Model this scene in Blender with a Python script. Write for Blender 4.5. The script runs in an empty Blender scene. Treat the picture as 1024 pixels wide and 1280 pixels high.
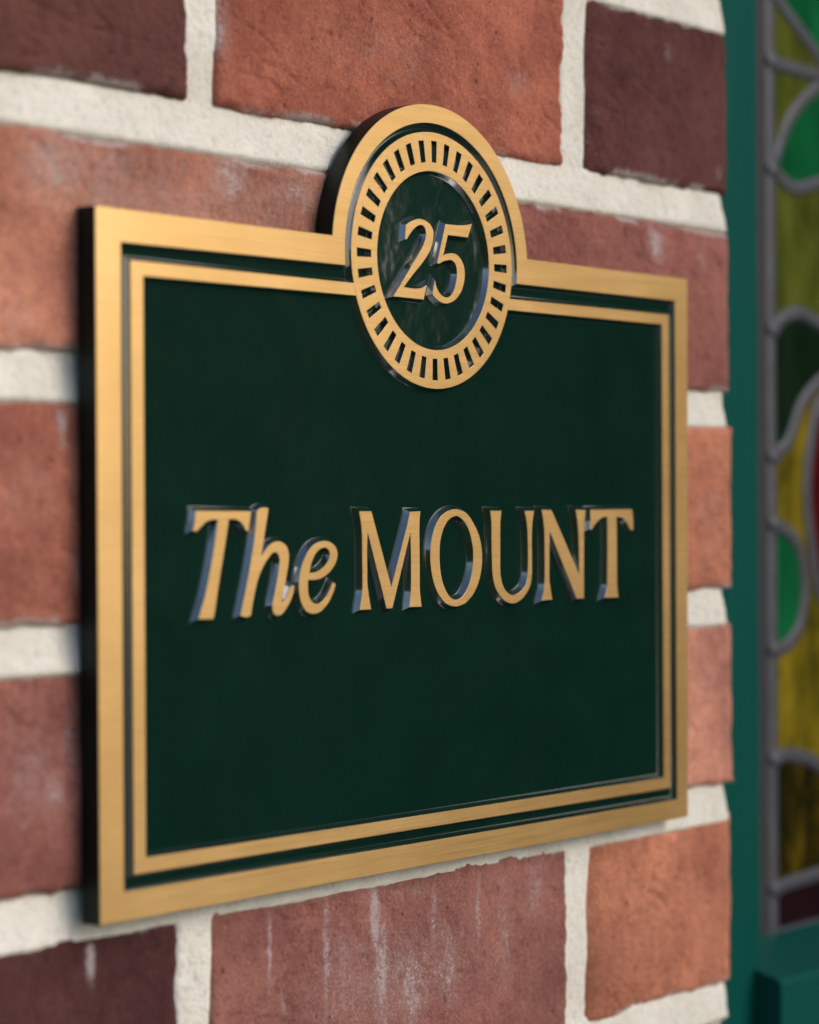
import bpy, math, random
import numpy as np
from mathutils import Vector, Matrix
from mathutils.geometry import tessellate_polygon
MM = 0.001
R = math.radians
sc = bpy.context.scene
COL = sc.collection

# ---------------- camera ----------------
YAW, PITCH, ROLL = 0.88421, -0.00241, -0.00486
cam_data = bpy.data.cameras.new('camera')
cam_data.sensor_fit = 'VERTICAL'
cam_data.sensor_height = 36.0
cam_data.sensor_width = 28.8
cam_data.lens = 3129.32 / 1280 * 36.0
cam_data.clip_start = 0.02
cam_data.clip_end = 500
cam_data.dof.use_dof = True
cam_data.dof.focus_distance = 0.811
cam_data.dof.aperture_fstop = 6.6
cam = bpy.data.objects.new('camera', cam_data)
COL.objects.link(cam)
fwd = Vector((math.sin(YAW) * math.cos(PITCH), math.cos(YAW) * math.cos(PITCH), math.sin(PITCH)))
rgt0 = Vector((math.cos(YAW), -math.sin(YAW), 0))
up0 = rgt0.cross(fwd)
rgt = math.cos(ROLL) * rgt0 + math.sin(ROLL) * up0
up = -math.sin(ROLL) * rgt0 + math.cos(ROLL) * up0
rot = Matrix((rgt, up, -fwd)).transposed()
cam.matrix_world = Matrix.Translation(Vector((-483.06, -507.64, 116.61)) * MM) @ rot.to_4x4()
sc.camera = cam

# ---------------- sky and sun ----------------
SUN_EL, SUN_AZ = 33.0, 29.0       # azimuth: degrees to the right of the wall's outward normal (-Y)
sd = Vector((math.sin(R(SUN_AZ)) * math.cos(R(SUN_EL)), -math.cos(R(SUN_AZ)) * math.cos(R(SUN_EL)), math.sin(R(SUN_EL))))
world = bpy.data.worlds.new('World')
sc.world = world
world.use_nodes = True
wn = world.node_tree
bg = wn.nodes['Background']
sky = wn.nodes.new('ShaderNodeTexSky')
sky.sky_type = 'NISHITA'
sky.sun_disc = False
sky.sun_elevation = R(SUN_EL)
sky.sun_rotation = math.atan2(sd.x, sd.y)
sky.air_density = 1.0
sky.dust_density = 1.6
sky.ozone_density = 1.0
wn.links.new(sky.outputs[0], bg.inputs[0])
bg.inputs[1].default_value = 0.15
sun = bpy.data.lights.new('sun', 'SUN')
sun.energy = 1.22
sun.angle = R(38)
sun.color = (1.0, 0.95, 0.88)
so = bpy.data.objects.new('sun', sun)
COL.objects.link(so)
so.rotation_euler = (-sd).to_track_quat('-Z', 'Y').to_euler()
sc.view_settings.view_transform = 'Standard'
sc.view_settings.look = 'None'
sc.view_settings.gamma = 1
sc.view_settings.use_curve_mapping = False
sc.view_settings.exposure = 0.25

# ---------------- helpers ----------------
def tag(o, label=None, cat=None, group=None, kind=None):
    if label: o['label'] = label
    if cat: o['category'] = cat
    if group: o['group'] = group
    if kind: o['kind'] = kind
    return o

def empty(name, loc=(0, 0, 0)):
    o = bpy.data.objects.new(name, None)
    o.empty_display_size = 0.02
    COL.objects.link(o)
    o.location = Vector(loc) * MM
    return o

def mesh_obj(name, verts, faces, mats, parent=None, midx=None, smooth=True, angle=35):
    """verts in millimetres, world frame; children of an Empty are shifted to its frame."""
    me = bpy.data.meshes.new(name)
    v = np.asarray(verts, dtype=float) * MM
    if parent is not None:
        off = Vector((0, 0, 0)); p = parent
        while p is not None:
            off += p.location; p = p.parent
        v = v - np.array(off)
    me.from_pydata(v.tolist(), [], faces)
    if not isinstance(mats, (list, tuple)): mats = [mats]
    for m in mats: me.materials.append(m)
    if midx is not None: me.polygons.foreach_set('material_index', midx)
    if smooth:
        me.polygons.foreach_set('use_smooth', [True] * len(me.polygons))
        me.set_sharp_from_angle(angle=R(angle))
    me.update()
    o = bpy.data.objects.new(name, me)
    COL.objects.link(o)
    if parent is not None: o.parent = parent
    return o

def signed_area(p):
    return 0.5 * sum(p[i][0] * p[(i + 1) % len(p)][1] - p[(i + 1) % len(p)][0] * p[i][1] for i in range(len(p)))

def smooth_loop(pts, n=5):
    """closed outline: (x, z, corner) -> dense loop; curves between corners, straight lines where only two points lie"""
    N = len(pts); out = []
    for i in range(N):
        p0, p1, p2, p3 = pts[i - 1], pts[i], pts[(i + 1) % N], pts[(i + 2) % N]
        a1 = Vector(p1[:2]); a2 = Vector(p2[:2])
        a0 = Vector(p0[:2]) if not p1[2] else None
        a3 = Vector(p3[:2]) if not p2[2] else None
        if a0 is None and a3 is None:
            out.append(a1[:]); continue
        if a0 is None: a0 = a1 * 2 - a2 if a3 is None else a1 - (a2 - a1) * .9 + ((a2 - a1) - (a3 - a2)) * .35
        if a3 is None: a3 = a2 + (a2 - a1) * .9 + ((a2 - a1) - (a1 - a0)) * .35
        d = (a2 - a1).length
        k0 = min(1.0, d / max((a1 - a0).length, 1e-6)); k3 = min(1.0, d / max((a3 - a2).length, 1e-6))
        m1 = ((a1 - a0) * k0 * k0 + (a2 - a1)) / (1 + k0); m2 = ((a2 - a1) + (a3 - a2) * k3 * k3) / (1 + k3)
        for k in range(n):
            t = k / n
            h00 = 2*t**3 - 3*t**2 + 1; h10 = t**3 - 2*t**2 + t; h01 = -2*t**3 + 3*t**2; h11 = t**3 - t**2
            out.append((a1 * h00 + m1 * h10 + a2 * h01 + m2 * h11)[:])
    return out

def offset_loop(p, d, lim=2.0):
    """grow a counter-clockwise loop outward by d (holes run clockwise: they shrink)"""
    N = len(p); out = []
    for i in range(N):
        a, b, c = Vector(p[i - 1]), Vector(p[i]), Vector(p[(i + 1) % N])
        e1, e2 = b - a, c - b
        if e1.length < 1e-7: e1 = e2
        if e2.length < 1e-7: e2 = e1
        n1 = Vector((e1.y, -e1.x)).normalized(); n2 = Vector((e2.y, -e2.x)).normalized()
        m = n1 + n2
        if m.length < 1e-4: m = n1.copy()
        m.normalize()
        k = 1.0 / max(m.dot(n1), 1.0 / lim)
        out.append((b + m * d * k)[:])
    return out

# relief profile: (outward growth, depth behind the face, material of the band that ends here)
PROFILE = [(0.13, 0.10, 0), (0.20, 0.26, 1), (0.98, 1.72, 1), (1.08, 1.90, 1), (1.22, 2.04, 2), (1.38, 2.11, 2), (1.5, 2.15, 2)]
PROFILE_TIGHT = [(0.10, 0.08, 0), (0.14, 0.25, 1), (0.42, 1.85, 1), (0.5, 1.98, 1), (0.68, 2.09, 2), (0.8, 2.15, 2)]

def relief(name, loops, mats, parent, profile=PROFILE, y0=0.0, profs=None):
    """raised piece: flat face at y0 and flared skirts; loops[0] outer, the others holes"""
    L = []
    for i, lp in enumerate(loops):
        a = signed_area(lp)
        if (a > 0) != (i == 0): lp = lp[::-1]
        L.append(list(lp))
    V, F, MI = [], [], []
    flat = [Vector((x, z, 0)) for lp in L for x, z in lp]
    tris = tessellate_polygon([[Vector((x, z, 0)) for x, z in lp] for lp in L])
    for v in flat: V.append((v.x, y0, v.y))
    for t in tris:
        a, b, c = (flat[i] for i in t)
        if (b - a).cross(c - a).z < 0: t = (t[0], t[2], t[1])
        F.append(tuple(t)); MI.append(0)      # x-z counter-clockwise = facing -Y
    base = 0
    for li, lp in enumerate(L):
        n = len(lp); prev = list(range(base, base + n)); base += n
        pr = (profs[li] if profs else profile)
        for off, dep, mi in pr:
            q = offset_loop(lp, off)
            s = len(V)
            for x, z in q: V.append((x, y0 + dep, z))
            cur = list(range(s, s + n))
            for i in range(n):
                j = (i + 1) % n
                F.append((prev[i], cur[i], cur[j], prev[j])); MI.append(mi)
            prev = cur
    return mesh_obj(name, V, F, mats, parent, MI)

def arc(cx, cz, r, a0, a1, n):
    return [(cx + r * math.cos(a0 + (a1 - a0) * i / n), cz + r * math.sin(a0 + (a1 - a0) * i / n)) for i in range(n + 1)]

def box(name, x0, x1, y0, y1, z0, z1, mat, parent, bev=1.0):
    """box with chamfered edges (rounded by smooth shading)"""
    import bmesh
    bm = bmesh.new()
    bmesh.ops.create_cube(bm, size=1)
    for v in bm.verts:
        v.co = Vector((x0 + (v.co.x + .5) * (x1 - x0), y0 + (v.co.y + .5) * (y1 - y0), z0 + (v.co.z + .5) * (z1 - z0)))
    if bev: bmesh.ops.bevel(bm, geom=bm.edges[:], offset=bev, segments=3, affect='EDGES', profile=.5)
    V = [v.co[:] for v in bm.verts]; F = [tuple(v.index for v in f.verts) for f in bm.faces]
    bm.free()
    return mesh_obj(name, V, F, mat, parent, angle=50)

# ---------------- value noise ----------------
def _hash(i, j, k, s):
    h = (i.astype(np.int64) * 374761393 + j.astype(np.int64) * 668265263 + k.astype(np.int64) * 2147483647 + s * 974634777) & 0xffffffff
    h = ((h ^ (h >> 13)) * 1274126177) & 0xffffffff
    h = ((h ^ (h >> 16)) * 2246822519) & 0xffffffff
    return ((h ^ (h >> 15)) & 0xffff) / 32767.5 - 1.0
def vnoise(x, y, z, s=0):
    xi, yi, zi = np.floor(x), np.floor(y), np.floor(z)
    fx, fy, fz = x - xi, y - yi, z - zi
    fx, fy, fz = [f * f * f * (f * (f * 6 - 15) + 10) for f in (fx, fy, fz)]
    r = 0
    for a in (0, 1):
        for b in (0, 1):
            for c in (0, 1):
                r = r + _hash(xi + a, yi + b, zi + c, s) * (fx if a else 1 - fx) * (fy if b else 1 - fy) * (fz if c else 1 - fz)
    return r
def fbm(x, y, z, size, octv=4, s=0, gain=.5):
    r = 0; amp = 1; f = 1.0 / size; tot = 0
    for o in range(octv):
        r = r + amp * vnoise(x * f + 17.3 * o, y * f, z * f + 5.1 * o, s + o); tot += amp; amp *= gain; f *= 2.03
    return r / tot

# ---------------- materials ----------------
def new_mat(name):
    m = bpy.data.materials.new(name); m.use_nodes = True
    nt = m.node_tree; b = nt.nodes['Principled BSDF']
    return m, nt, b
def N(nt, typ, **kw):
    n = nt.nodes.new(typ)
    for k, v in kw.items():
        if k in n.inputs.keys(): n.inputs[k].default_value = v
        else: setattr(n, k, v)
    return n
def objcoord(nt, scale, rot=(0, 0, 0)):
    t = N(nt, 'ShaderNodeTexCoord'); mp = N(nt, 'ShaderNodeMapping')
    mp.inputs['Scale'].default_value = scale; mp.inputs['Rotation'].default_value = rot
    nt.links.new(t.outputs['Object'], mp.inputs[0]); return mp.outputs[0]
def ramp(nt, src, stops):
    r = N(nt, 'ShaderNodeValToRGB'); e = r.color_ramp.elements
    while len(e) < len(stops): e.new(.5)
    for el, (p, c) in zip(e, stops):
        el.position = p; el.color = (c, c, c, 1) if isinstance(c, (int, float)) else (*c, 1)
    nt.links.new(src, r.inputs[0]); return r.outputs[0]
def mix(nt, fac, a, b, blend='MIX'):
    m = N(nt, 'ShaderNodeMix', data_type='RGBA', blend_type=blend)
    for s, v in ((0, fac), (6, a), (7, b)):
        if hasattr(v, 'links'): nt.links.new(v, m.inputs[s])
        elif isinstance(v, tuple): m.inputs[s].default_value = (*v, 1)
        else: m.inputs[s].default_value = v
    return m.outputs[2]
def noise(nt, vec, scale, detail=4, rough=.55, dist=0):
    n = N(nt, 'ShaderNodeTexNoise'); n.inputs['Scale'].default_value = scale
    n.inputs['Detail'].default_value = detail; n.inputs['Roughness'].default_value = rough; n.inputs['Distortion'].default_value = dist
    nt.links.new(vec, n.inputs['Vector']); return n.outputs['Fac']
def bump(nt, b, h, strength, dist, prev=None, sock='Normal'):
    n = N(nt, 'ShaderNodeBump'); n.inputs['Strength'].default_value = strength; n.inputs['Distance'].default_value = dist
    nt.links.new(h, n.inputs['Height'])
    if prev is not None: nt.links.new(prev, n.inputs['Normal'])
    if b is not None: nt.links.new(n.outputs[0], b.inputs[sock])
    return n.outputs[0]

def gold_mat():
    m, nt, b = new_mat('brushed_brass')
    v = objcoord(nt, (28, 28, 2600)); f = noise(nt, v, 1.0, 5, .7)
    v2 = objcoord(nt, (110, 110, 6500)); f2 = noise(nt, v2, 1.0, 3, .6)
    big = noise(nt, objcoord(nt, (1, 1, 1)), 16, 4, .6)
    c = mix(nt, ramp(nt, f, [(.3, 0.), (.7, 1.)]), (.65, .415, .17), (.83, .55, .25))
    c = mix(nt, ramp(nt, big, [(.35, 0.), (.65, .5)]), c, (.54, .33, .12))
    c = mix(nt, ramp(nt, noise(nt, objcoord(nt, (1, 1, 4)), 130, 5, .7), [(.55, 0.), (.75, .3)]), c, (.55, .33, .12))
    nt.links.new(c, b.inputs['Base Color'])
    b.inputs['Metallic'].default_value = 1.0
    nt.links.new(ramp(nt, f, [(.2, .36), (.8, .50)]), b.inputs['Roughness'])
    n1 = bump(nt, None, f, .35, .00006)
    bump(nt, b, f2, .3, .00003, n1)
    return m
def green_mat(name, col, rough, spec, coat, coat_ior, coat_rough, orange=.0, orange_scale=300):
    m, nt, b = new_mat(name)
    v = objcoord(nt, (1, 1, 1))
    sm = noise(nt, v, 38, 6, .62, .4)
    c = mix(nt, ramp(nt, sm, [(.35, 0.), (.75, 1.)]), col, tuple(x * 1.25 + .0006 for x in col))
    nt.links.new(c, b.inputs['Base Color'])
    nt.links.new(ramp(nt, sm, [(.3, rough), (.7, rough + .12)]), b.inputs['Roughness'])
    b.inputs['Specular IOR Level'].default_value = spec
    b.inputs['Coat Weight'].default_value = coat
    b.inputs['Coat IOR'].default_value = coat_ior
    b.inputs['Coat Roughness'].default_value = coat_rough
    h = noise(nt, v, orange_scale, 3, .5)
    if orange:
        n1 = bump(nt, None, h, 1.0, orange)
        nt.links.new(n1, b.inputs['Normal']); nt.links.new(n1, b.inputs['Coat Normal'])
    return m
M_GOLD = gold_mat()
M_GREEN = green_mat('green_enamel', (.0017, .0165, .0105), .36, .025, 0, 1.5, .1, .000004, 900)
M_EDGE = green_mat('glossy_green_edge', (.0025, .0165, .0105), .30, .05, 1.0, 3.2, .12, .000015, 420)
M_TOE = green_mat('satin_green_fillet', (.0020, .0175, .0112), .34, .08, .7, 1.55, .22, .00001, 420)
M_ROUND = green_mat('glossy_green_roundel', (.0022, .0185, .0118), .36, .04, 1.0, 1.6, .16, .0014, 50)
_nt = M_ROUND.node_tree; _b = _nt.nodes['Principled BSDF']
_n = noise(_nt, objcoord(_nt, (1, 1, 1)), 60, 4, .55, .6)
_nt.links.new(ramp(_nt, _n, [(.44, .08), (.66, 1.)]), _b.inputs['Coat Weight'])
_nt = M_GREEN.node_tree; _b = _nt.nodes['Principled BSDF']
_b.inputs['Coat IOR'].default_value = 1.35; _b.inputs['Coat Roughness'].default_value = .3
_n = noise(_nt, objcoord(_nt, (1, 1, 1)), 26, 8, .7, 1.0)
_nt.links.new(ramp(_nt, _n, [(.50, .0), (.75, .16)]), _b.inputs['Coat Weight'])
M_SIDE = green_mat('dark_green_side', (.0025, .010, .0075), .4, .12, .25, 1.4, .3, .00001, 600)

def brick_mat():
    m, nt, b = new_mat('handmade_brick')
    v = objcoord(nt, (1, 1, 1))
    tone = N(nt, 'ShaderNodeAttribute', attribute_name='tone').outputs['Color']
    stain = N(nt, 'ShaderNodeAttribute', attribute_name='stain').outputs['Fac']
    n1 = noise(nt, v, 28, 6, .6, .3); n2 = noise(nt, v, 160, 6, .7); n3 = noise(nt, v, 750, 5, .75)
    dark = mix(nt, 1.0, tone, (.66, .60, .62), 'MULTIPLY'); light = mix(nt, 1.0, tone, (1.22, 1.24, 1.20), 'MULTIPLY')
    c = mix(nt, ramp(nt, n1, [(.3, 0.), (.7, 1.)]), dark, light)
    c = mix(nt, ramp(nt, n2, [(.34, .55), (.5, 0.)]), c, mix(nt, 1.0, c, (.66, .58, .58), 'MULTIPLY'))
    c = mix(nt, ramp(nt, n3, [(.53, 0.), (.70, .6)]), c, mix(nt, 1.0, c, (1.85, 1.95, 2.0), 'MULTIPLY'))
    c = mix(nt, ramp(nt, n3, [(.27, .8), (.45, 0.)]), c, mix(nt, .75, c, (.045, .018, .015)))
    vo = N(nt, 'ShaderNodeTexVoronoi'); vo.inputs['Scale'].default_value = 210; nt.links.new(v, vo.inputs['Vector'])
    pits = N(nt, 'ShaderNodeMath', operation='MULTIPLY_ADD'); nt.links.new(n2, pits.inputs[0]); pits.inputs[1].default_value = .9; nt.links.new(vo.outputs['Distance'], pits.inputs[2])
    c = mix(nt, ramp(nt, pits.outputs[0], [(.44, .85), (.56, 0.)]), c, mix(nt, 1.0, c, (.35, .28, .26), 'MULTIPLY'))
    # lime bloom: a scuffed white film where the stain attribute is high
    s1 = noise(nt, objcoord(nt, (1, 1, .6)), 260, 8, .86, .3); s2 = noise(nt, v, 900, 4, .8)
    def madd(x, k, y):
        q = N(nt, 'ShaderNodeMath', operation='MULTIPLY_ADD'); nt.links.new(x, q.inputs[0]); q.inputs[1].default_value = k
        if y is not None: nt.links.new(y, q.inputs[2])
        else: q.inputs[2].default_value = 0
        return q.outputs[0]
    acc = madd(stain, .42, madd(s2, .62, madd(s1, .68, None)))
    c = mix(nt, ramp(nt, acc, [(.80, 0.), (.98, .30), (1.18, .70)]), c, (.62, .52, .50))
    nt.links.new(c, b.inputs['Base Color'])
    b.inputs['Roughness'].default_value = .85; b.inputs['Specular IOR Level'].default_value = .22
    a = bump(nt, None, n2, .9, .0010)
    bump(nt, b, n3, 1.0, .0011, a)
    return m
def mortar_mat():
    m, nt, b = new_mat('lime_mortar')
    v = objcoord(nt, (1, 1, 1))
    n1 = noise(nt, v, 30, 5, .6); n2 = noise(nt, v, 420, 5, .7); n3 = noise(nt, v, 850, 3, .6)
    c = mix(nt, ramp(nt, n1, [(.3, 0.), (.7, 1.)]), (.70, .645, .55), (.88, .83, .735))
    c = mix(nt, ramp(nt, n2, [(.32, .6), (.46, 0.)]), c, (.50, .44, .35))
    c = mix(nt, ramp(nt, n3, [(.63, 0.), (.72, .45)]), c, (.38, .32, .25))
    nt.links.new(c, b.inputs['Base Color'])
    b.inputs['Roughness'].default_value = .9; b.inputs['Specular IOR Level'].default_value = .2
    a = bump(nt, None, n2, 1.0, .0007)
    bump(nt, b, n3, .8, .0004, a)
    return m
M_BRICK = brick_mat(); M_MORTAR = mortar_mat()

def paint_mat():
    m, nt, b = new_mat('teal_gloss_paint')
    v = objcoord(nt, (1, 1, .15)); n1 = noise(nt, v, 220, 4, .6)
    c = mix(nt, n1, (.002, .062, .050), (.003, .082, .067))
    nt.links.new(c, b.inputs['Base Color'])
    b.inputs['Roughness'].default_value = .36; b.inputs['Specular IOR Level'].default_value = .2
    bump(nt, b, n1, .3, .0003)
    return m
def lead_mat():
    m, nt, b = new_mat('weathered_lead')
    v = objcoord(nt, (1, 1, 1)); n1 = noise(nt, v, 90, 5, .6)
    c = mix(nt, n1, (.04, .04, .048), (.12, .12, .14))
    nt.links.new(c, b.inputs['Base Color'])
    b.inputs['Metallic'].default_value = .3; b.inputs['Roughness'].default_value = .5
    bump(nt, b, n1, .4, .0008)
    return m
def glass_mat(name, c1, c2, scale=70, lo=.33, hi=.68):
    m, nt, b = new_mat(name)
    v = objcoord(nt, (1, 1, .38)); n1 = noise(nt, v, scale, 5, .65, .5)
    c = mix(nt, ramp(nt, n1, [(lo, 0.), (hi, 1.)]), c1, c2)
    nt.links.new(c, b.inputs['Base Color'])
    b.inputs['Roughness'].default_value = .16; b.inputs['Specular IOR Level'].default_value = .3
    bump(nt, b, n1, .6, .0015)
    return m
M_PAINT = paint_mat(); M_LEAD = lead_mat()
M_STRIP, _nt, _b = new_mat('dark_strip_mat')
_nt.links.new(mix(_nt, noise(_nt, objcoord(_nt, (1, 1, 1)), 120, 4, .6), (.018, .016, .018), (.04, .036, .038)), _b.inputs['Base Color'])
_b.inputs['Roughness'].default_value = .8
GL = dict(olive=glass_mat('olive_glass', (.038, .048, .005), (.115, .125, .018)),
          green=glass_mat('green_glass', (.002, .055, .018), (.006, .13, .04)),
          dark=glass_mat('dark_green_glass', (.004, .012, .005), (.008, .022, .008)),
          yellow=glass_mat('yellow_glass', (.055, .048, .004), (.28, .20, .012)),
          amber=glass_mat('amber_glass', (.014, .012, .002), (.20, .12, .006), 60, .47, .80),
          red=glass_mat('red_glass', (.035, .003, .004), (.09, .006, .010)),
          wine=glass_mat('wine_red_glass', (.010, .003, .005), (.022, .006, .009)))

# ---------------- added ground, out of view ----------------
def bounce_ground_mat():
    m, nt, b = new_mat('bounce_ground_stone')
    v = objcoord(nt, (1, 1, 1)); n1 = noise(nt, v, 3, 6, .65)
    nt.links.new(mix(nt, n1, (.36, .345, .31), (.48, .46, .42)), b.inputs['Base Color'])
    b.inputs['Roughness'].default_value = .9
    return m
g = mesh_obj('bounce_ground', [(-60000, -60000, -1350), (60000, -60000, -1350), (60000, 60000, -1350), (-60000, 60000, -1350)], [(0, 1, 2, 3)], bounce_ground_mat(), smooth=False)  # unseen sheet added to bounce light up and fill the lower reflections
tag(g, kind='structure')
def added_lawn_mat():
    m, nt, b = new_mat('added_lawn_grass')
    n1 = noise(nt, objcoord(nt, (1, 1, 1)), 40, 6, .7)
    nt.links.new(mix(nt, n1, (.015, .03, .008), (.05, .075, .02)), b.inputs['Base Color'])
    b.inputs['Roughness'].default_value = .8
    return m
added_lawn = mesh_obj('added_lawn', [(-40000, -12000, -1340), (350, -12000, -1340), (350, -60, -1340), (-40000, -60, -1340)], [(0, 1, 2, 3)], added_lawn_mat(), smooth=False)  # unseen dark sheet added to keep reflections from the left dark
tag(added_lawn, kind='structure')

def blocker_mat():
    m, nt, b = new_mat('blocker_leaves')
    n1 = noise(nt, objcoord(nt, (1, 1, 1)), 12, 5, .7)
    nt.links.new(mix(nt, n1, (.012, .03, .008), (.05, .09, .025)), b.inputs['Base Color'])
    b.inputs['Roughness'].default_value = .6
    return m
# leafy blocks added out of view to darken what the brass and enamel mirror
def blocker(x0, x1, y0, y1, z1, n, seed, label):
    rh = random.Random(seed); HV, HF = [], []
    for _ in range(n):
        f = rh.random(); g_ = abs(rh.gauss(0, 40))
        x, y, z = rh.uniform(x0, x1), rh.uniform(y0, y1), rh.uniform(-1340, z1)
        if f < .35: x = (x0 + g_) if rh.random() < .5 else (x1 - g_)
        elif f < .7: y = y0 + g_
        elif f < .9: z = z1 - g_
        u = Vector([rh.gauss(0, 1) for _ in range(3)]).normalized(); w = u.cross(Vector([rh.gauss(0, 1) for _ in range(3)])).normalized()
        c = Vector((x, y, z)); k = len(HV); l = rh.uniform(32, 60)
        HV += [(c - u * l)[:], (c + w * l * .45)[:], (c + u * l)[:], (c - w * l * .45)[:]]; HF.append((k, k + 1, k + 2, k + 3))
    k = len(HV)
    HV += [(x, y, z) for x in (x0 + 70, x1 - 70) for y in (y0 + 70, y1 - 50) for z in (-1349, z1 - 70)]
    HF += [tuple(k + i for i in f) for f in ((0, 1, 3, 2), (4, 6, 7, 5), (0, 4, 5, 1), (2, 3, 7, 6), (1, 5, 7, 3), (0, 2, 6, 4))]
    return tag(mesh_obj('blocker', HV, HF, M_BLOCKER, smooth=False), label, 'blocker')
M_BLOCKER = blocker_mat()
blocker(1750, 2500, -1680, -150, 1900, 10000, 9, 'tall dark unseen hedge out of frame to the right of the window')
blocker(-3600, -3000, -4200, -150, 620, 9000, 10, 'low unseen hedge out of frame to the left of the sign')

# outlines in millimetres on the plate face: (x, z, 1 = corner)
GLYPH = {}
GLYPH['T1'] = [[[38.68,115.45,1],[62.1,115.19,1],[61.47,112.38,0],[60.88,109.56,1],[60.01,109.57,1],[58.94,111.06,0],[57.23,112.41,0],[55.09,112.99,0],[52.52,112.97,1],[50.32,103.37,0],[47.92,93.46,0],[46.18,85.33,0],[45.54,83.9,1],[39.69,84.12,1],[42.45,90.7,0],[45.02,99.38,0],[46.97,107.52,0],[48.07,112.92,1],[44.91,112.88,0],[42.6,112.09,0],[40.51,110.65,0],[38.84,109.51,1],[37.52,109.81,1],[38.24,112.27,0]]]
GLYPH['h'] = [[[64.84,115.33,1],[65.94,115.92,0],[67.7,116.27,0],[69.69,116.05,1],[69.0,112.92,0],[67.86,108.14,0],[66.82,103.68,0],[66.19,101.16,1],[68.05,103.06,0],[70.04,104.82,0],[72.05,105.75,0],[74.27,106.02,0],[76.5,105.48,0],[78.06,104.1,0],[78.72,101.97,0],[78.48,99.26,0],[77.55,95.66,0],[76.4,91.77,0],[75.48,88.48,0],[75.56,87.33,1],[76.83,88.44,0],[78.19,90.2,0],[79.55,91.98,0],[80.23,92.62,1],[81.0,92.39,1],[80.67,90.43,0],[79.07,87.76,0],[77.25,85.71,0],[75.45,84.26,0],[73.44,83.89,0],[71.89,84.69,0],[71.37,86.21,0],[71.69,88.3,0],[72.83,91.87,0],[73.98,96.04,0],[74.67,99.34,0],[74.59,101.14,0],[73.89,102.51,0],[72.47,102.99,0],[70.91,102.41,0],[68.91,100.65,0],[67.13,98.6,0],[65.58,96.25,0],[64.25,93.31,0],[63.13,89.77,0],[62.23,86.53,0],[61.78,84.32,1],[60.04,83.88,0],[57.46,84.48,1],[58.78,88.72,0],[60.56,94.59,0],[62.34,101.38,0],[63.92,108.49,0]]]
GLYPH['e'] = [[[98.97,93.03,1],[100.2,92.63,1],[99.51,90.92,0],[97.99,88.49,0],[95.73,86.11,0],[93.12,84.48,0],[90.16,83.8,0],[87.59,84.31,0],[85.4,85.85,0],[83.96,88.21,0],[83.33,91.14,0],[83.46,94.05,0],[84.21,97.44,0],[85.69,100.32,0],[87.54,102.72,0],[89.94,104.64,0],[92.54,105.58,0],[95.51,105.91,0],[98.12,105.38,0],[99.99,104.24,0],[101.03,102.49,0],[100.9,100.52,0],[99.76,98.56,0],[97.68,96.64,0],[95.06,95.22,0],[92.08,94.36,0],[89.13,94.22,0],[87.4,94.39,1],[87.28,92.24,0],[87.55,89.8,0],[88.53,87.94,0],[90.18,86.91,0],[92.02,86.72,0],[93.88,87.4,0],[95.75,88.69,0],[97.45,90.73,0]],[[87.97,96.18,1],[90.99,96.42,0],[93.59,97.22,0],[95.83,98.65,0],[97.15,100.1,0],[97.65,101.81,0],[97.17,103.17,0],[95.87,103.93,0],[94.01,103.84,0],[91.96,103.02,0],[90.47,101.7,0],[89.17,99.77,0],[88.42,98.07,0]]]
GLYPH['M'] = [[[111.62,114.96,1],[117.42,114.93,1],[127.16,90.69,1],[135.46,110.85,0],[136.6,114.68,1],[141.83,114.81,1],[141.4,112.08,0],[141.26,107.58,0],[141.34,97.29,0],[141.38,89.25,0],[142.26,84.24,1],[136.12,84.29,1],[136.96,89.38,0],[137.13,97.38,0],[137.02,103.79,0],[136.86,108.43,1],[127.51,84.27,1],[124.69,84.3,1],[115.58,108.67,1],[115.26,104.13,0],[115.26,97.86,0],[115.31,92.21,0],[116.01,88.43,0],[117.05,84.25,1],[111.73,84.28,1],[113.02,90.09,0],[113.08,97.9,0],[113.01,107.29,0],[112.55,111.04,0]]]
GLYPH['O'] = [[[160.26,115.44,0],[165.56,114.2,0],[169.82,110.55,0],[173.02,105.55,0],[174.22,99.57,0],[173.19,93.62,0],[170.18,88.41,0],[165.33,84.77,0],[160.02,83.73,0],[155.29,84.77,0],[150.89,88.16,0],[148.08,93.26,0],[146.99,99.11,0],[147.39,104.6,0],[149.24,109.43,0],[152.38,112.97,0],[156.05,114.74,0]],[[160.51,113.35,0],[163.42,112.41,0],[166.59,109.59,0],[168.7,105.28,0],[169.57,99.98,0],[168.89,94.72,0],[166.71,89.83,0],[163.48,86.64,0],[159.77,85.77,0],[156.62,87.01,0],[153.77,90.52,0],[152.23,94.46,0],[151.6,99.67,0],[151.95,104.86,0],[153.65,109.06,0],[156.55,112.13,0]]]
GLYPH['U'] = [[[178.8,114.8,1],[184.85,114.77,1],[184.27,111.43,0],[184.11,104.74,0],[184.13,93.69,0],[185.21,90.31,0],[187.13,87.91,0],[189.91,86.48,0],[192.43,86.41,0],[195.53,87.5,0],[198.09,89.29,0],[199.53,92.64,0],[199.87,99.42,0],[199.65,107.91,0],[199.0,111.65,0],[197.89,114.71,1],[203.13,114.69,1],[202.06,109.59,0],[201.79,104.49,0],[201.82,93.26,0],[200.93,89.55,0],[198.35,86.57,0],[194.94,84.47,0],[191.0,83.69,0],[187.11,84.56,0],[183.53,86.85,0],[181.07,90.09,0],[180.0,93.79,0],[179.67,99.8,0],[179.56,106.46,0],[179.48,111.13,0]]]
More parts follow.
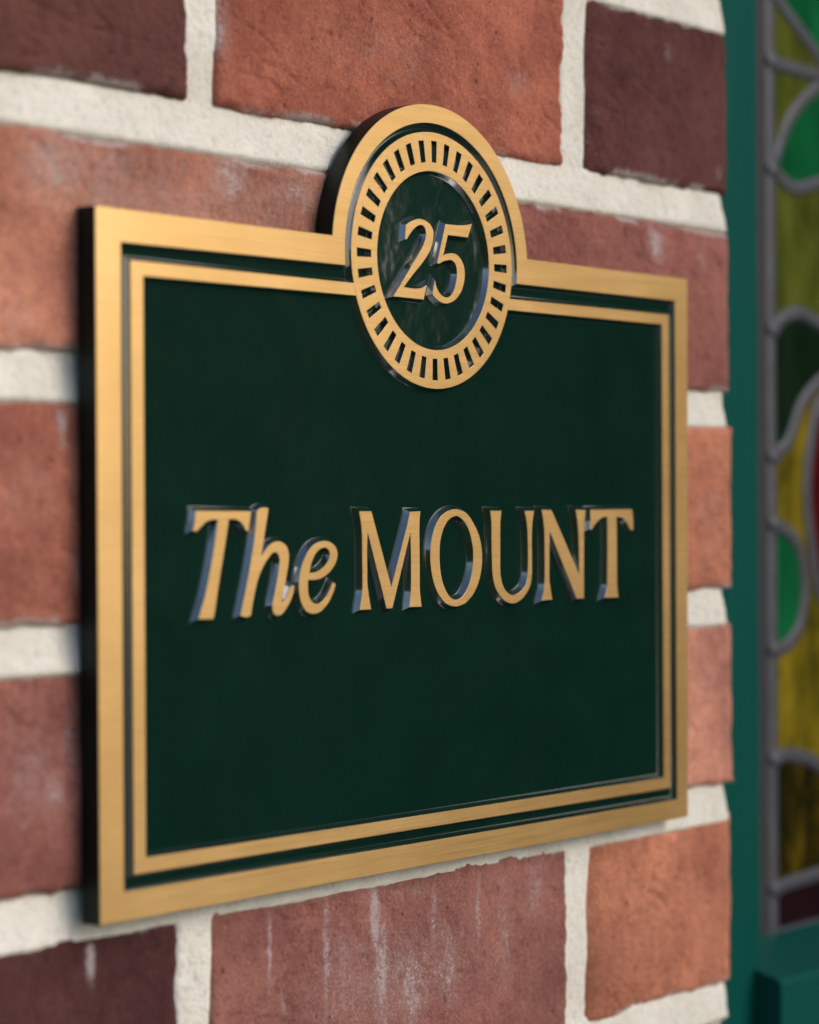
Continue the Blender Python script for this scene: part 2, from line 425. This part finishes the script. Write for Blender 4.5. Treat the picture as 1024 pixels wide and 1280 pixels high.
GLYPH['N'] = [[[207.72,115.01,1],[213.23,114.98,1],[229.6,92.25,1],[229.65,98.87,0],[229.41,105.85,0],[228.73,110.74,0],[227.68,114.92,1],[233.39,114.72,1],[232.57,110.01,0],[232.38,102.32,0],[232.24,84.14,1],[228.03,84.1,1],[212.13,107.95,1],[211.94,99.2,0],[211.87,90.62,0],[212.6,87.51,0],[213.45,84.22,1],[207.48,84.07,1],[208.95,87.96,0],[209.39,92.4,0],[209.47,102.67,0],[209.28,107.81,0],[208.73,111.24,0]]]
GLYPH['T2'] = [[[236.42,114.88,1],[262.3,114.95,1],[262.91,111.54,0],[262.88,107.77,1],[261.36,107.68,1],[259.29,110.13,0],[256.47,111.94,0],[252.4,112.5,1],[252.53,105.56,0],[252.54,91.33,0],[252.64,87.77,0],[253.42,83.83,1],[245.03,83.95,1],[246.54,87.23,0],[246.82,91.47,0],[247.01,98.55,0],[247.0,112.54,1],[244.03,112.31,0],[240.96,110.99,0],[238.5,109.25,0],[237.27,108.03,1],[236.12,108.22,1],[236.57,111.37,0]]]
GLYPH['2'] = [[[134.8,201.9,1],[135.37,206.36,1],[137.63,207.59,0],[141.77,208.85,0],[145.09,208.61,0],[147.59,207.51,0],[149.13,205.67,0],[149.02,203.03,0],[147.95,200.05,0],[145.84,197.27,0],[142.9,194.43,0],[139.57,191.59,0],[136.67,189.05,0],[133.99,186.4,1],[136.65,186.31,0],[140.35,186.29,0],[143.26,186.74,0],[145.64,187.76,1],[144.06,183.2,1],[128.89,183.23,1],[132.16,186.67,0],[136.28,191.36,0],[140.43,196.08,0],[143.35,199.44,0],[145.04,202.19,0],[145.56,204.33,0],[145.07,206.12,0],[143.83,207.01,0],[142.17,206.98,0],[140.09,206.1,0],[138.02,204.5,0],[136.36,202.8,0],[135.74,201.97,1]]]
GLYPH['5'] = [[[155.65,208.32,1],[160.01,208.37,0],[164.75,208.68,0],[167.79,209.13,0],[169.54,209.62,1],[167.32,204.96,1],[156.77,204.97,1],[154.17,197.88,1],[156.08,198.61,0],[159.08,199.04,0],[161.65,198.7,0],[163.79,197.26,0],[165.08,195.49,0],[165.58,193.12,0],[165.25,190.42,0],[163.93,187.4,0],[161.54,184.85,0],[158.95,183.36,0],[155.53,182.57,0],[152.15,183.09,0],[149.63,184.38,0],[148.58,185.11,1],[149.88,189.66,1],[150.5,187.86,0],[151.75,186.1,0],[153.85,184.77,0],[155.97,184.38,0],[158.11,185.04,0],[159.84,186.87,0],[160.93,189.34,0],[161.6,192.04,0],[161.4,194.43,0],[160.34,196.21,0],[158.63,196.89,0],[156.5,196.73,0],[154.36,196.18,0],[152.03,195.22,1],[151.19,195.42,1]]]
# lead lines of the window
CAME = {'A': [(447.2, 335.6), (468.4, 323.6), (486.2, 313.4), (494.5, 306.1)], 'B': [(445.6, 305.9), (486.1, 305.3), (500.9, 305.1)], 'Cu': [(446.5, 261.8), (459.3, 282.1), (472.9, 293.1), (486.1, 300.7), (500.9, 305.5)], 'Cl': [(446.5, 259.7), (462.4, 253.7), (485.7, 258.0), (500.5, 261.9)], 'E': [(445.9, 191.4), (455.2, 197.1), (468.7, 199.9), (485.2, 195.9), (499.9, 189.6)], 'F': [(445.5, 136.9), (457.4, 142.9), (469.0, 159.5), (484.9, 170.5), (499.7, 175.3)], 'G': [(499.7, 166.4), (484.9, 160.7), (476.4, 141.1), (473.5, 120.1), (478.1, 95.6), (484.1, 77.8), (498.8, 68.5)], 'H': [(445.2, 108.1), (457.8, 104.6), (467.8, 95.7), (471.7, 78.2), (467.5, 64.4), (457.4, 56.1), (444.7, 54.3)], 'I': [(444.3, 7.7), (456.9, 8.4), (473.8, 5.3), (483.5, 1.4), (498.1, -4.5)], 'J': [(441.2, -48.1), (483.0, -46.1), (497.8, -45.4)], 'bot': [(443.7, -66.6), (482.9, -64.8)], 'border': [(434.9, 126.9), (439.5, 126.9), (446.7, 127.0)]}

# ---------------- brick wall ----------------
WALL_Y = 8.0
def profile_1d(a, b, r, step, depth):
    """positions across a brick with rounded arrises: (coordinate, depth behind the face)"""
    out = [(a, depth), (a, depth * .55 + r * .45), (a, r)]
    for k in (1, 2, 3, 4): 
        t = math.pi / 2 * k / 4
        out.append((a + r - r * math.cos(t), r - r * math.sin(t)))
    n = max(3, int((b - a - 2 * r) / step))
    out += [(a + r + (b - a - 2 * r) * i / n, 0.0) for i in range(1, n)]
    out += [(a + b - x, d) for x, d in out[:7][::-1]]
    return out

TONES = dict(brown=(.17, .062, .05), red=(0.49, 0.155, 0.096), plum=(.15, .052, .045), orange=(0.56, 0.225, 0.145), mauve=(0.38, 0.142, 0.112), clay=(0.47, 0.165, 0.108), salmon=(.60, .225, .135), pink=(0.68, 0.29, 0.2), dusty=(.36, .145, .118), dark=(0.105, 0.037, 0.035))
STAINS = []      # (x, z, radius x, radius z, strength)
BV, BF, BT, BS = [], [], [], []
count = [0]
def brick(x0, x1, z0, z1, tone, step=1.1, seed=0, depth=14, xdepth=None):
    r = 2.6
    k_ = .45 if xdepth else 1.0
    px = profile_1d(x0, x1, 9.0 if xdepth else r, step, depth); pz = profile_1d(z0, z1, r, step, depth)
    if xdepth:                       # the end that returns into the window reveal
        px[-1] = (px[-1][0], xdepth); px[-2] = (px[-2][0], xdepth * .5)
    X = np.array([p[0] for p in px]); DX = np.array([p[1] for p in px])
    Z = np.array([p[0] for p in pz]); DZ = np.array([p[1] for p in pz])
    gx, gz = np.meshgrid(X, Z, indexing='ij'); dx, dz = np.meshgrid(DX, DZ, indexing='ij')
    d = np.maximum(dx, dz)
    s = seed
    # wavering edges, more at the arrises than on the face
    ex = np.clip(1 - np.minimum(gx - x0, x1 - gx) / 14.0, 0, 1); ez = np.clip(1 - np.minimum(gz - z0, z1 - gz) / 14.0, 0, 1)
    q = d * 0
    wx = fbm(q + s * 31, q, gz, 22, 4, 5) * 1.5 + fbm(gx, q, gz, 5, 5, 6, .62) * .85 * k_
    wz = fbm(gx, q + s * 17, q, 26, 4, 7) * 1.5 + fbm(gx, q, gz, 5, 5, 8, .62) * .95
    nx = gx + wx * ex; nz = gz + wz * ez
    h = fbm(gx, q, gz, 30, 3, 9) * .7 + fbm(gx, q, gz, 5, 4, 10, .65) * .45
    crease = np.clip(1 - np.abs(fbm(gx + 2 * gz, q + s, gz - .3 * gx, 34, 3, 16)) * 26, 0, 1) * np.clip(fbm(gx, q, gz, 40, 2, 18) * 3, 0, 1) * .8
    pit = np.clip(fbm(gx, q, gz, 4.5, 2, 12) - .42, 0, 1) * 1.6
    chip = np.clip(fbm(gx, q + 3 * s, gz, 9, 3, 14) - .05, 0, 1) * np.clip(np.maximum(ex, ez) * 1.6 - .75, 0, 1) * 3.0
    tilt = math.sin(s * 12.9) * .35
    y = WALL_Y + d + h * (d < 5) + pit + chip + crease + tilt
    st = 0 * gx
    for (sx, sz, rx, rz, k) in STAINS:
        st = np.maximum(st, .97 * k * np.exp(-(((gx - sx) / rx) ** 2 + ((gz - sz) / rz) ** 2)))
    ed = np.clip(1 - np.minimum(np.minimum(gx - x0, x1 - gx), np.minimum(gz - z0, z1 - gz)) / 3.6, 0, 1)
    st = np.maximum(st, ed * np.clip(.45 + fbm(gx, q + s, gz, 16, 3, 23) * 2.2, 0, 1) * 1.25)
    st = st + .16 * np.clip(fbm(gx, q, gz, 45, 3, 21) * 2, 0, 1)
    n, m = gx.shape
    BV.append(np.stack([nx, y, nz], -1).reshape(-1, 3))
    i, j = np.meshgrid(np.arange(n - 1), np.arange(m - 1), indexing='ij')
    a = (i * m + j).ravel() + count[0]
    BF.append(np.stack([a, a + m, a + m + 1, a + 1], -1))
    tt = np.ones((n * m, 4)); tn = np.array(tone)
    rng = np.random.RandomState(int(s * 7 + 3))
    grad = rng.uniform(-.14, .14) * ((gx - x0) / (x1 - x0) - .5) + rng.uniform(-.25, .25) * ((gz - z0) / (z1 - z0) - .5)
    blot = fbm(gx, q, gz, 60, 3, 31) * .22
    k = (1 + grad + blot).ravel()[:, None]
    tt[:, :3] = tn[None, :] * k
    BT.append(tt); BS.append(st.ravel())
    count[0] += n * m

def grid_object(name, V, F, mat, parent, attrs=None):
    me = bpy.data.meshes.new(name)
    V = V * MM
    me.vertices.add(len(V)); me.vertices.foreach_set('co', V.astype(np.float32).ravel())
    me.loops.add(len(F) * 4); me.loops.foreach_set('vertex_index', F.astype(np.int32).ravel())
    me.polygons.add(len(F)); me.polygons.foreach_set('loop_start', np.arange(0, len(F) * 4, 4, dtype=np.int32))
    me.polygons.foreach_set('loop_total', np.full(len(F), 4, dtype=np.int32))
    me.polygons.foreach_set('use_smooth', np.ones(len(F), dtype=bool))
    me.update(calc_edges=True); me.validate()
    for nm, typ, key, arr in attrs or []:
        at = me.attributes.new(nm, typ, 'POINT'); at.data.foreach_set(key, arr.astype(np.float32).ravel())
    me.materials.append(mat)
    o = bpy.data.objects.new(name, me); COL.objects.link(o); o.parent = parent
    return o

wall = empty('brick_wall')
tag(wall, 'red brick wall with thick cream lime mortar joints carrying the green house sign', 'brick wall')
STAINS += [(30, 205, 70, 14, .62), (140, -35, 60, 22, .62), (-20, 120, 16, 22, .45), (-20, 40, 18, 26, .5), (328, 110, 14, 30, .45), (290, -30, 40, 26, .3), (150, 262, 70, 14, .28),
           (-10, 210, 18, 14, .75), (8, 205, 9, 16, .7), (62, 214, 12, 12, .75), (74, 196, 14, 9, .75), (92, 213, 20, 8, .55), (30, 216, 60, 5, .5), (-22, 168, 10, 10, .5),
           (290, 213, 7, 9, .95), (322, 210, 4, 6, .7), (-6, 139, 3, 7, 1.0), (-14, 125, 5, 4, .6), (0, 100, 5, 10, .5),
           (-10, 38, 6, 8, .7), (-3, 50, 5, 14, .5),
           (4, -11, 2.2, 7, 1.25), (78, -18, 1.6, 18, .9), (84, -36, 3, 9, .6), (104, -22, 2.2, 30, .85), (112, -30, 9, 22, .7), (128, -14, 3.5, 16, 1.1), (131, -34, 7, 26, .9), (146, -40, 9, 20, .85), (158, -18, 3, 18, .8), (166, -36, 10, 18, .75), (182, -20, 2, 20, .7), (196, -30, 6, 22, .6), (140, -8, 40, 5, .5), (214, -14, 6, 14, .5),
           (300, 285, 5, 5, .6), (334, 243, 3, 4, .7), (250, 250, 6, 14, .3), (205, 262, 9, 8, .55), (195, 240, 10, 8, .4), (60, 260, 5, 22, .5), (330, 185, 8, 18, .35), (325, 50, 12, 18, .4), (320, 115, 6, 16, .45)]
T = TONES
courses = {  # z0, z1: bricks (x0, x1, tone)
    (-144, -81.5): [(-230, -40, T['red']), (-28, 138, T['clay']), (150, 333, T['mauve'])],
    (-67.5, -3.0): [(-148, 40, T['dark']), (52.5, 234, T['dusty']), (245, 346.3, T['salmon'])],
    (9.5, 71): [(-230, -40, T['clay']), (-250, -240, T['clay']), (-34, 139, T['mauve']), (151, 348.0, T['pink'])],
    (84.0, 146): [(-135, 46, T['clay']), (58, 236, T['red']), (248, 348.0, T['salmon'])],
    (160, 221): [(-230, -52, T['red']), (-40, 139, T['orange']), (151, 346.3, T['mauve'])],
    (236.2, 298): [(-135, 45, T['brown']), (57, 233.5, T['red']), (247, 345.5, T['plum'])],
    (311, 373): [(-230, -52, T['mauve']), (-40, 139, T['red']), (151, 339, T['red'])],
}
sd_ = 0
for (z0, z1), row in courses.items():
    for x0, x1, tn in row:
        sd_ += 1
        if x1 - x0 < 20: continue
        near = x1 > -60
        brick(x0, x1, z0, z1, tn, .75 if near else 3.0, sd_, xdepth=110 if x1 > 330 else None)
# the rest of the wall, outside the photograph, more coarsely
rnd = random.Random(5)
keys = list(T.values())
for ci in range(-6, 9):
    z0 = -67.5 + 75.6 * ci; z1 = z0 + 62
    inner = -1 <= ci <= 5
    xs = -640 - (95 if ci % 2 else 0)
    while xs < 1100:
        x0, x1 = xs, xs + 178; xs += 190
        xr = 1100
        for lo, hi in ((-640, None), (655, 1100)):
            if lo == -640:
                lim = (row_l := min(b[0] for b in [c for (a, _), c in courses.items() if abs(a - z0) < 12][0])) - 12 if inner else 343
                a, b = max(x0, -640), min(x1, lim)
            else:
                a, b = max(x0, 655), min(x1, 1100)
            if b - a > 25:
                sd_ += 1
                brick(a, b, z0, z1, rnd.choice(keys), 4.0, sd_, xdepth=110 if (abs(b - 343) < 1 or abs(a - 655) < 1) else None)
bw = grid_object('brickwork', np.concatenate(BV), np.concatenate(BF), M_BRICK, wall,
                 [('tone', 'FLOAT_COLOR', 'color', np.concatenate(BT)), ('stain', 'FLOAT', 'value', np.concatenate(BS))])

def mortar_sheet(x0, x1, z0, z1, step, ret_right, ret_left):
    xs = list(np.arange(x0, x1, step)) + [x1]; zs = list(np.arange(z0, z1, step)) + [z1]
    dx = [0.0] * len(xs)
    if ret_right:
        for t in (1, 2, 3): xs.append(x1 + 3 * math.sin(t * math.pi / 6)); dx.append(3 - 3 * math.cos(t * math.pi / 6))
        for dd in (8, 20, 60, 110): xs.append(x1 + 3); dx.append(dd)
    if ret_left:
        xs = [x0 - 2] * 3 + xs; dx = [110, 40, 3] + dx
    gx, gz = np.meshgrid(np.array(xs), np.array(zs), indexing='ij'); d = np.repeat(np.array(dx)[:, None], len(zs), 1)
    q = gx * 0
    # bed joints are struck: their upper edge sits back under the brick above, their lower edge stands nearly flush
    ph = (((gz - 229.0 + 37.8) / 75.6) % 1.0 - .5) * 75.6         # 0 at a bed joint's middle
    dj = np.abs(ph)
    for (z0c, z1c), row in courses.items():
        for (a0, a1, _), (b0, b1, _) in zip(row[:-1], row[1:]):
            if b0 - a1 < 20:
                dj = np.where((gz > z0c - 8) & (gz < z1c + 8), np.minimum(dj, np.abs(gx - (a1 + b0) / 2)), dj)
    near = 1 - np.clip((dj - 6.5) / 3.5, 0, 1); near = near * near * (3 - 2 * near)
    y = WALL_Y + 5.0 - 3.6 * near + 1.3 * np.clip(ph / 7.0, -1, 1) * (1 - np.clip((np.abs(ph) - 8) / 20, 0, 1)) + fbm(gx, q, gz, 40, 3, 41) * .8 + fbm(gx, q, gz, 7, 5, 42, .62) * .50 + fbm(gx, q, gz, 1.6, 2, 43) * .10
    y = y + d
    nx = gx + (fbm(q, d, gz, 9, 3, 44) * 1.3) * (gx > x1 - 6) if ret_right else gx
    n, m = gx.shape
    i, j = np.meshgrid(np.arange(n - 1), np.arange(m - 1), indexing='ij'); a = (i * m + j).ravel()
    return np.stack([nx, y, gz], -1).reshape(-1, 3), np.stack([a, a + m, a + m + 1, a + 1], -1)
parts = [mortar_sheet(-45, 337.5, -100, 330, .9, True, False), mortar_sheet(-640, -45, -520, 600, 6, False, False),
         mortar_sheet(-45, 334, -520, -100, 5, True, False), mortar_sheet(-45, 334, 330, 600, 5, True, False), mortar_sheet(660, 1100, -520, 600, 6, False, True)]
vo = 0; VV = []; FF = []
for v, f in parts: VV.append(v); FF.append(f + vo); vo += len(v)
grid_object('mortar', np.concatenate(VV), np.concatenate(FF), M_MORTAR, wall)

# ---------------- the house sign ----------------
sign = empty('house_sign', (149.0, 7.3, 0.5))
tag(sign, 'dark green plaque with raised gold border, lettering and round number emblem on its top', 'house sign')
CX, CZ = 149.8, 196.0
RO, RI, R1, R2 = 50.3, 44.5, 41.4, 29.0
TL, TR, BR, BL = (-.5, 200.3), (299.2, 200.0), (297.8, 1.3), (0, .5)
def top_arch(r, z, n=72):
    w = math.sqrt(r * r - (z - CZ) ** 2); a = math.atan2(z - CZ, w)
    return arc(CX, CZ, r, a, math.pi - a, n)          # right to left over the top
outer = [BL, BR, TR] + top_arch(RO, 200.1) + [TL]
ri_left = math.atan2(191.5 - CZ, -1); 
inner = [(9.1, 8.5), (291.0, 8.1), (290.9, 191.6)] + top_arch(RI, 191.5) + [(9.0, 191.2)]
OUT_PROF = [(0.13, 0.12, 0), (0.18, 0.35, 3), (0.18, 2.13, 3)]
relief('outer_border', [outer, inner], [M_GOLD, M_EDGE, M_TOE, M_SIDE], sign, profs=[OUT_PROF, PROFILE])
# plate
o2 = offset_loop(outer, .18)
V = [(x, 2.13, z) for x, z in o2] + [(x, 7.0, z) for x, z in o2] + [(x, 7.3, z) for x, z in offset_loop(outer, -.15)]
n = len(o2)
tris = tessellate_polygon([[Vector((x, z, 0)) for x, z in o2]])
F = []
for t in tris:
    a, b, c = (Vector(o2[i]) for i in t)
    if (b - a).cross(c - a) < 0: t = (t[0], t[2], t[1])
    F.append(tuple(t))
MI = [0] * len(F)
for lv in (0, 1):
    for i in range(n):
        j = (i + 1) % n
        F.append((lv * n + i, (lv + 1) * n + i, (lv + 1) * n + j, lv * n + j)); MI.append(1)
F.append(tuple(2 * n + i for i in range(n))); MI.append(1)
mesh_obj('back_plate', V, F, [M_GREEN, M_SIDE], sign, MI)
# thin inner border that stops against the emblem ring
wo = math.sqrt(R1 ** 2 - (CZ - 186.1) ** 2); wi = math.sqrt(R1 ** 2 - (CZ - 182.4) ** 2)
a_o = math.atan2(186.1 - CZ, wo); a_i = math.atan2(182.4 - CZ, wi)
rr = R1 + .14
right_end = arc(CX, CZ, rr, a_o, a_i, 4); left_end = arc(CX, CZ, rr, math.pi - a_i, math.pi - a_o, 4)
thin = [(13.1, 13.1), (286.5, 12.9), (286.5, 186.1)] + right_end + [(282.3, 182.5), (282.3, 16.9), (17.7, 17.2), (17.8, 182.2)] + left_end + [(12.9, 186.2)]
relief('inner_border', [thin], [M_GOLD, M_EDGE, M_TOE], sign)
# emblem ring with 36 slots
slots = []
for k in range(36):
    a = R(90 + 10 * k); u = Vector((math.cos(a), math.sin(a))); t = Vector((-u.y, u.x))
    wi_, wo_ = 1.25, 1.48
    c = Vector((CX, CZ))
    pts = [c + u * 31.7 - t * wi_, c + u * 38.8 - t * wo_, c + u * 38.8 + t * wo_, c + u * 31.7 + t * wi_]
    slots.append([p[:] for p in pts])
ring_o = arc(CX, CZ, R1, 0, 2 * math.pi, 144)[:-1]; ring_i = arc(CX, CZ, R2, 0, 2 * math.pi, 120)[:-1]
relief('emblem_ring', [ring_o, ring_i] + slots, [M_GOLD, M_EDGE, M_TOE], sign, profs=[PROFILE, PROFILE] + [PROFILE_TIGHT] * 36)
disc = arc(CX, CZ, 28.6, 0, 2 * math.pi, 96)[:-1]
mesh_obj('roundel', [(x, 2.06, z) for x, z in disc], [tuple(range(96))], M_ROUND, sign)
lab = {'T1': 'italic capital T', 'h': 'italic letter h', 'e': 'italic letter e', 'M': 'upright capital M', 'O': 'upright capital O', 'U': 'upright capital U',
       'N': 'upright capital N', 'T2': 'upright capital T', '2': 'slanting figure two', '5': 'slanting figure five'}
for k in ('T1', 'h', 'e', 'M', 'O', 'U', 'N', 'T2', '2', '5'):
    loops = [smooth_loop(l) for l in GLYPH[k]]
    o = relief('digit' if k in '25' else 'letter', loops, [M_GOLD, M_EDGE, M_TOE], sign)
    o['label'] = 'raised gold ' + lab[k]

# ---------------- leaded window ----------------
win = empty('stained_glass_window', (500, 40, -110))
tag(win, 'teal painted window with leaded stained glass leaves set back beside the brick wall', 'window')
AX = 500.0; GY = 52.0; TOPZ = 560.0
fr = box('frame', 338, 399, 30, 70, -170, 620, M_PAINT, win, 2.2)
def more_frame(x0, x1, z0, z1): return box('frame_rail', x0, x1, 30, 70, z0, z1, M_PAINT, win, 2.2)
f2 = box('frame', 601, 662, 30, 70, -170, 620, M_PAINT, win, 2.2)
more_frame(399.2, 600.8, 560, 620); box('frame_rail', 399.2, 600.8, 34, 70, -170, -80, M_PAINT, win, 2.2)
# sill: sloping top, square nose
prof = [(17.5, -77.5), (18.5, -76.0), (52.5, -66.0), (52.5, -100), (24, -108), (17.5, -108)]
V = []; 
for x in (393.0, 607.0): V += [(x, y, z) for y, z in prof]
m_ = len(prof)
F = [tuple(range(m_))[::-1], tuple(range(m_, 2 * m_))] + [(i, (i + 1) % m_, m_ + (i + 1) % m_, m_ + i) for i in range(m_)]
sill = mesh_obj('sill', V, F, M_PAINT, win, smooth=False)
lead = empty('leaded_light'); lead.parent = win; lead.location = (0, 0, 0)
def mirror(p): return [(2 * AX - x, z) for x, z in p]
def curve(pts, n=8):
    loop = [(x, z, 1 if i in (0, len(pts) - 1) else 0) for i, (x, z) in enumerate(pts)]
    full = smooth_loop(loop, n)
    out = []
    for p in full:
        out.append(p)
        if abs(p[0] - pts[-1][0]) < 1e-6 and abs(p[1] - pts[-1][1]) < 1e-6: break
    return out
K = {k: curve(v) for k, v in CAME.items() if k != 'border'}
LX = 446.0                                       # inner edge of the border came
def pane(loop, mat, name='glass_pane', label=None):
    if signed_area(loop) < 0: loop = loop[::-1]
    n = len(loop)
    tr = tessellate_polygon([[Vector((x, z, 0)) for x, z in loop]])
    F = []
    for t in tr:
        a, b, c = (Vector(loop[i]) for i in t)
        if (b - a).cross(c - a) < 0: t = (t[0], t[2], t[1])
        F.append(tuple(t)); F.append(tuple(i + n for i in (t[0], t[2], t[1])))
    F += [(i, i + n, (i + 1) % n + n, (i + 1) % n) for i in range(n)]
    o = mesh_obj(name, [(x, GY, z) for x, z in loop] + [(x, GY + 3, z) for x, z in loop], F, mat, lead, smooth=False)
    if label: o['label'] = label
    return o
def sym(path): return path + mirror(path)[::-1]
def both(loop, mat, label): pane(loop, mat, label=label); pane(mirror(loop), mat, label=label)
BL_ = 440.0
def L(z): return (BL_, z)
A, B, Cu, Cl, E_, F_, G_, H_, I_, J_ = (K[k] for k in ('A', 'B', 'Cu', 'Cl', 'E', 'F', 'G', 'H', 'I', 'J'))
pane(sym([L(TOPZ), L(A[0][1])] + A[:-1] + [(AX - .1, 303.5)]), GL['green'], label='green glass pane')
both([L(A[0][1])] + A[:-1] + [(494.5, 306.0)] + B[::-1][8:] + [L(B[0][1])], GL['olive'], 'olive glass pane')
both([L(B[0][1])] + B[:-1] + [(500, 305.1)] + Cu[::-1] + [L(260.8)], GL['olive'], 'olive glass pane')
pane(sym(Cu[:-1]) + sym(Cl)[::-1][1:-1] if False else Cu[:-1] + mirror(Cu[:-1])[::-1] + mirror(Cl[1:])[:] + Cl[1:][::-1], GL['green'], label='green leaf shaped pane')
pane(sym([L(E_[0][1]), L(260.8)] + Cl) if False else [L(E_[0][1]), L(260.8)] + Cl + mirror(Cl)[::-1] + [(2 * AX - BL_, 260.8), (2 * AX - BL_, E_[0][1])] + mirror(E_)[:] + E_[::-1], GL['olive'], label='olive glass pane')
pane([L(F_[0][1]), L(E_[0][1])] + E_ + mirror(E_)[::-1] + [(2 * AX - BL_, E_[0][1]), (2 * AX - BL_, F_[0][1])] + mirror(F_) + F_[::-1], GL['dark'], label='dark green glass pane')
G2 = [(AX, G_[0][1])] + G_[1:-1] + [(AX, G_[-1][1])]
pane(G2 + mirror(G2[1:-1])[::-1], GL['red'], label='red oval glass pane')
I2 = I_[:-1] + [(AX, I_[-1][1])]; F2 = F_[:-1] + [(AX, F_[-1][1])]; J2 = J_[:-1] + [(AX, J_[-1][1])]
both([L(H_[0][1])] + H_ + [L(H_[-1][1])], GL['green'], 'green half leaf pane')
both([L(F_[0][1])] + F2 + G2 + I2[::-1] + [L(I_[0][1]), L(H_[-1][1])] + H_[::-1] + [L(H_[0][1])], GL['yellow'], 'streaky yellow glass pane')
pane([L(J_[0][1]), L(I_[0][1])] + I2 + mirror(I2[:-1])[::-1] + [(2 * AX - BL_, I_[0][1]), (2 * AX - BL_, J_[0][1])] + mirror(J2) + J2[::-1][1:], GL['amber'], label='dark amber glass pane')
pane([L(-72), L(J_[0][1])] + J2 + mirror(J2[:-1])[::-1] + [(2 * AX - BL_, J_[0][1]), (2 * AX - BL_, -72)], GL['wine'], label='dark red glass pane')
def came(path, w=3.3, h=1.25, name='lead_came'):
    V, F = [], []; k = 7; n = len(path)
    for i, p in enumerate(path):
        a = Vector(path[max(i - 1, 0)]); b = Vector(path[min(i + 1, n - 1)])
        t = (b - a).normalized(); s = Vector((-t.y, t.x))
        for j in range(k):
            an = math.pi * j / (k - 1)
            q = Vector(p) + s * (w * math.cos(an))
            V.append((q.x, GY + .3 - h * math.sin(an) ** .7 - (.3 if 0 < j < k - 1 else 0), q.y))
    for i in range(n - 1):
        for j in range(k - 1):
            F.append((i * k + j, i * k + j + 1, (i + 1) * k + j + 1, (i + 1) * k + j))
    return mesh_obj(name, V, F, M_LEAD, lead, angle=60)
def twin(path, **kw): came(path, **kw); came(mirror(path), **kw)
for c in (Cu, Cl, E_, G_, I_, J_, B, F_): 
    c2 = [p for p in c if p[0] < AX - .3]; c2 = c2 + [(AX, c2[-1][1] + (0))]
    came(c2 + mirror(c2[:-1])[::-1])
twin(A + [(497, 304)]); twin(H_)
came([(AX, F_[-1][1]), (AX, G_[0][1])]); came([(AX, G_[-1][1]), (AX, I_[-1][1])])
for xx in (442.3, 2 * AX - 442.3): came([(xx, z) for z in np.linspace(-70, TOPZ, 40)], w=4.6, h=2.2)
came([(440, -67.5), (560, -67.5)], w=2.0)
box('dark_strip', 399.5, 440, 50.5, 56, -70, 560, M_STRIP, lead, .5); box('dark_strip', 560, 600.5, 50.5, 56, -70, 560, M_STRIP, lead, .5)  # flat dark strips between the frame posts and the border cames
# solder joints
import bmesh
def blob(x, z, r=5.2):
    bm = bmesh.new(); bmesh.ops.create_icosphere(bm, subdivisions=2, radius=1)
    V = [(x + v.co.x * r, GY - 1.9 + v.co.y * 1.6, z + v.co.z * r * .8) for v in bm.verts]; F = [tuple(v.index for v in f.verts) for f in bm.faces]
    bm.free(); return mesh_obj('solder_joint', V, F, M_LEAD, lead, angle=80)
for k_ in (A[0], B[0], Cl[0], E_[0], F_[0], H_[0], H_[-1], I_[0], J_[0]):
    blob(443.5, k_[1]); blob(2 * AX - 443.5, k_[1])
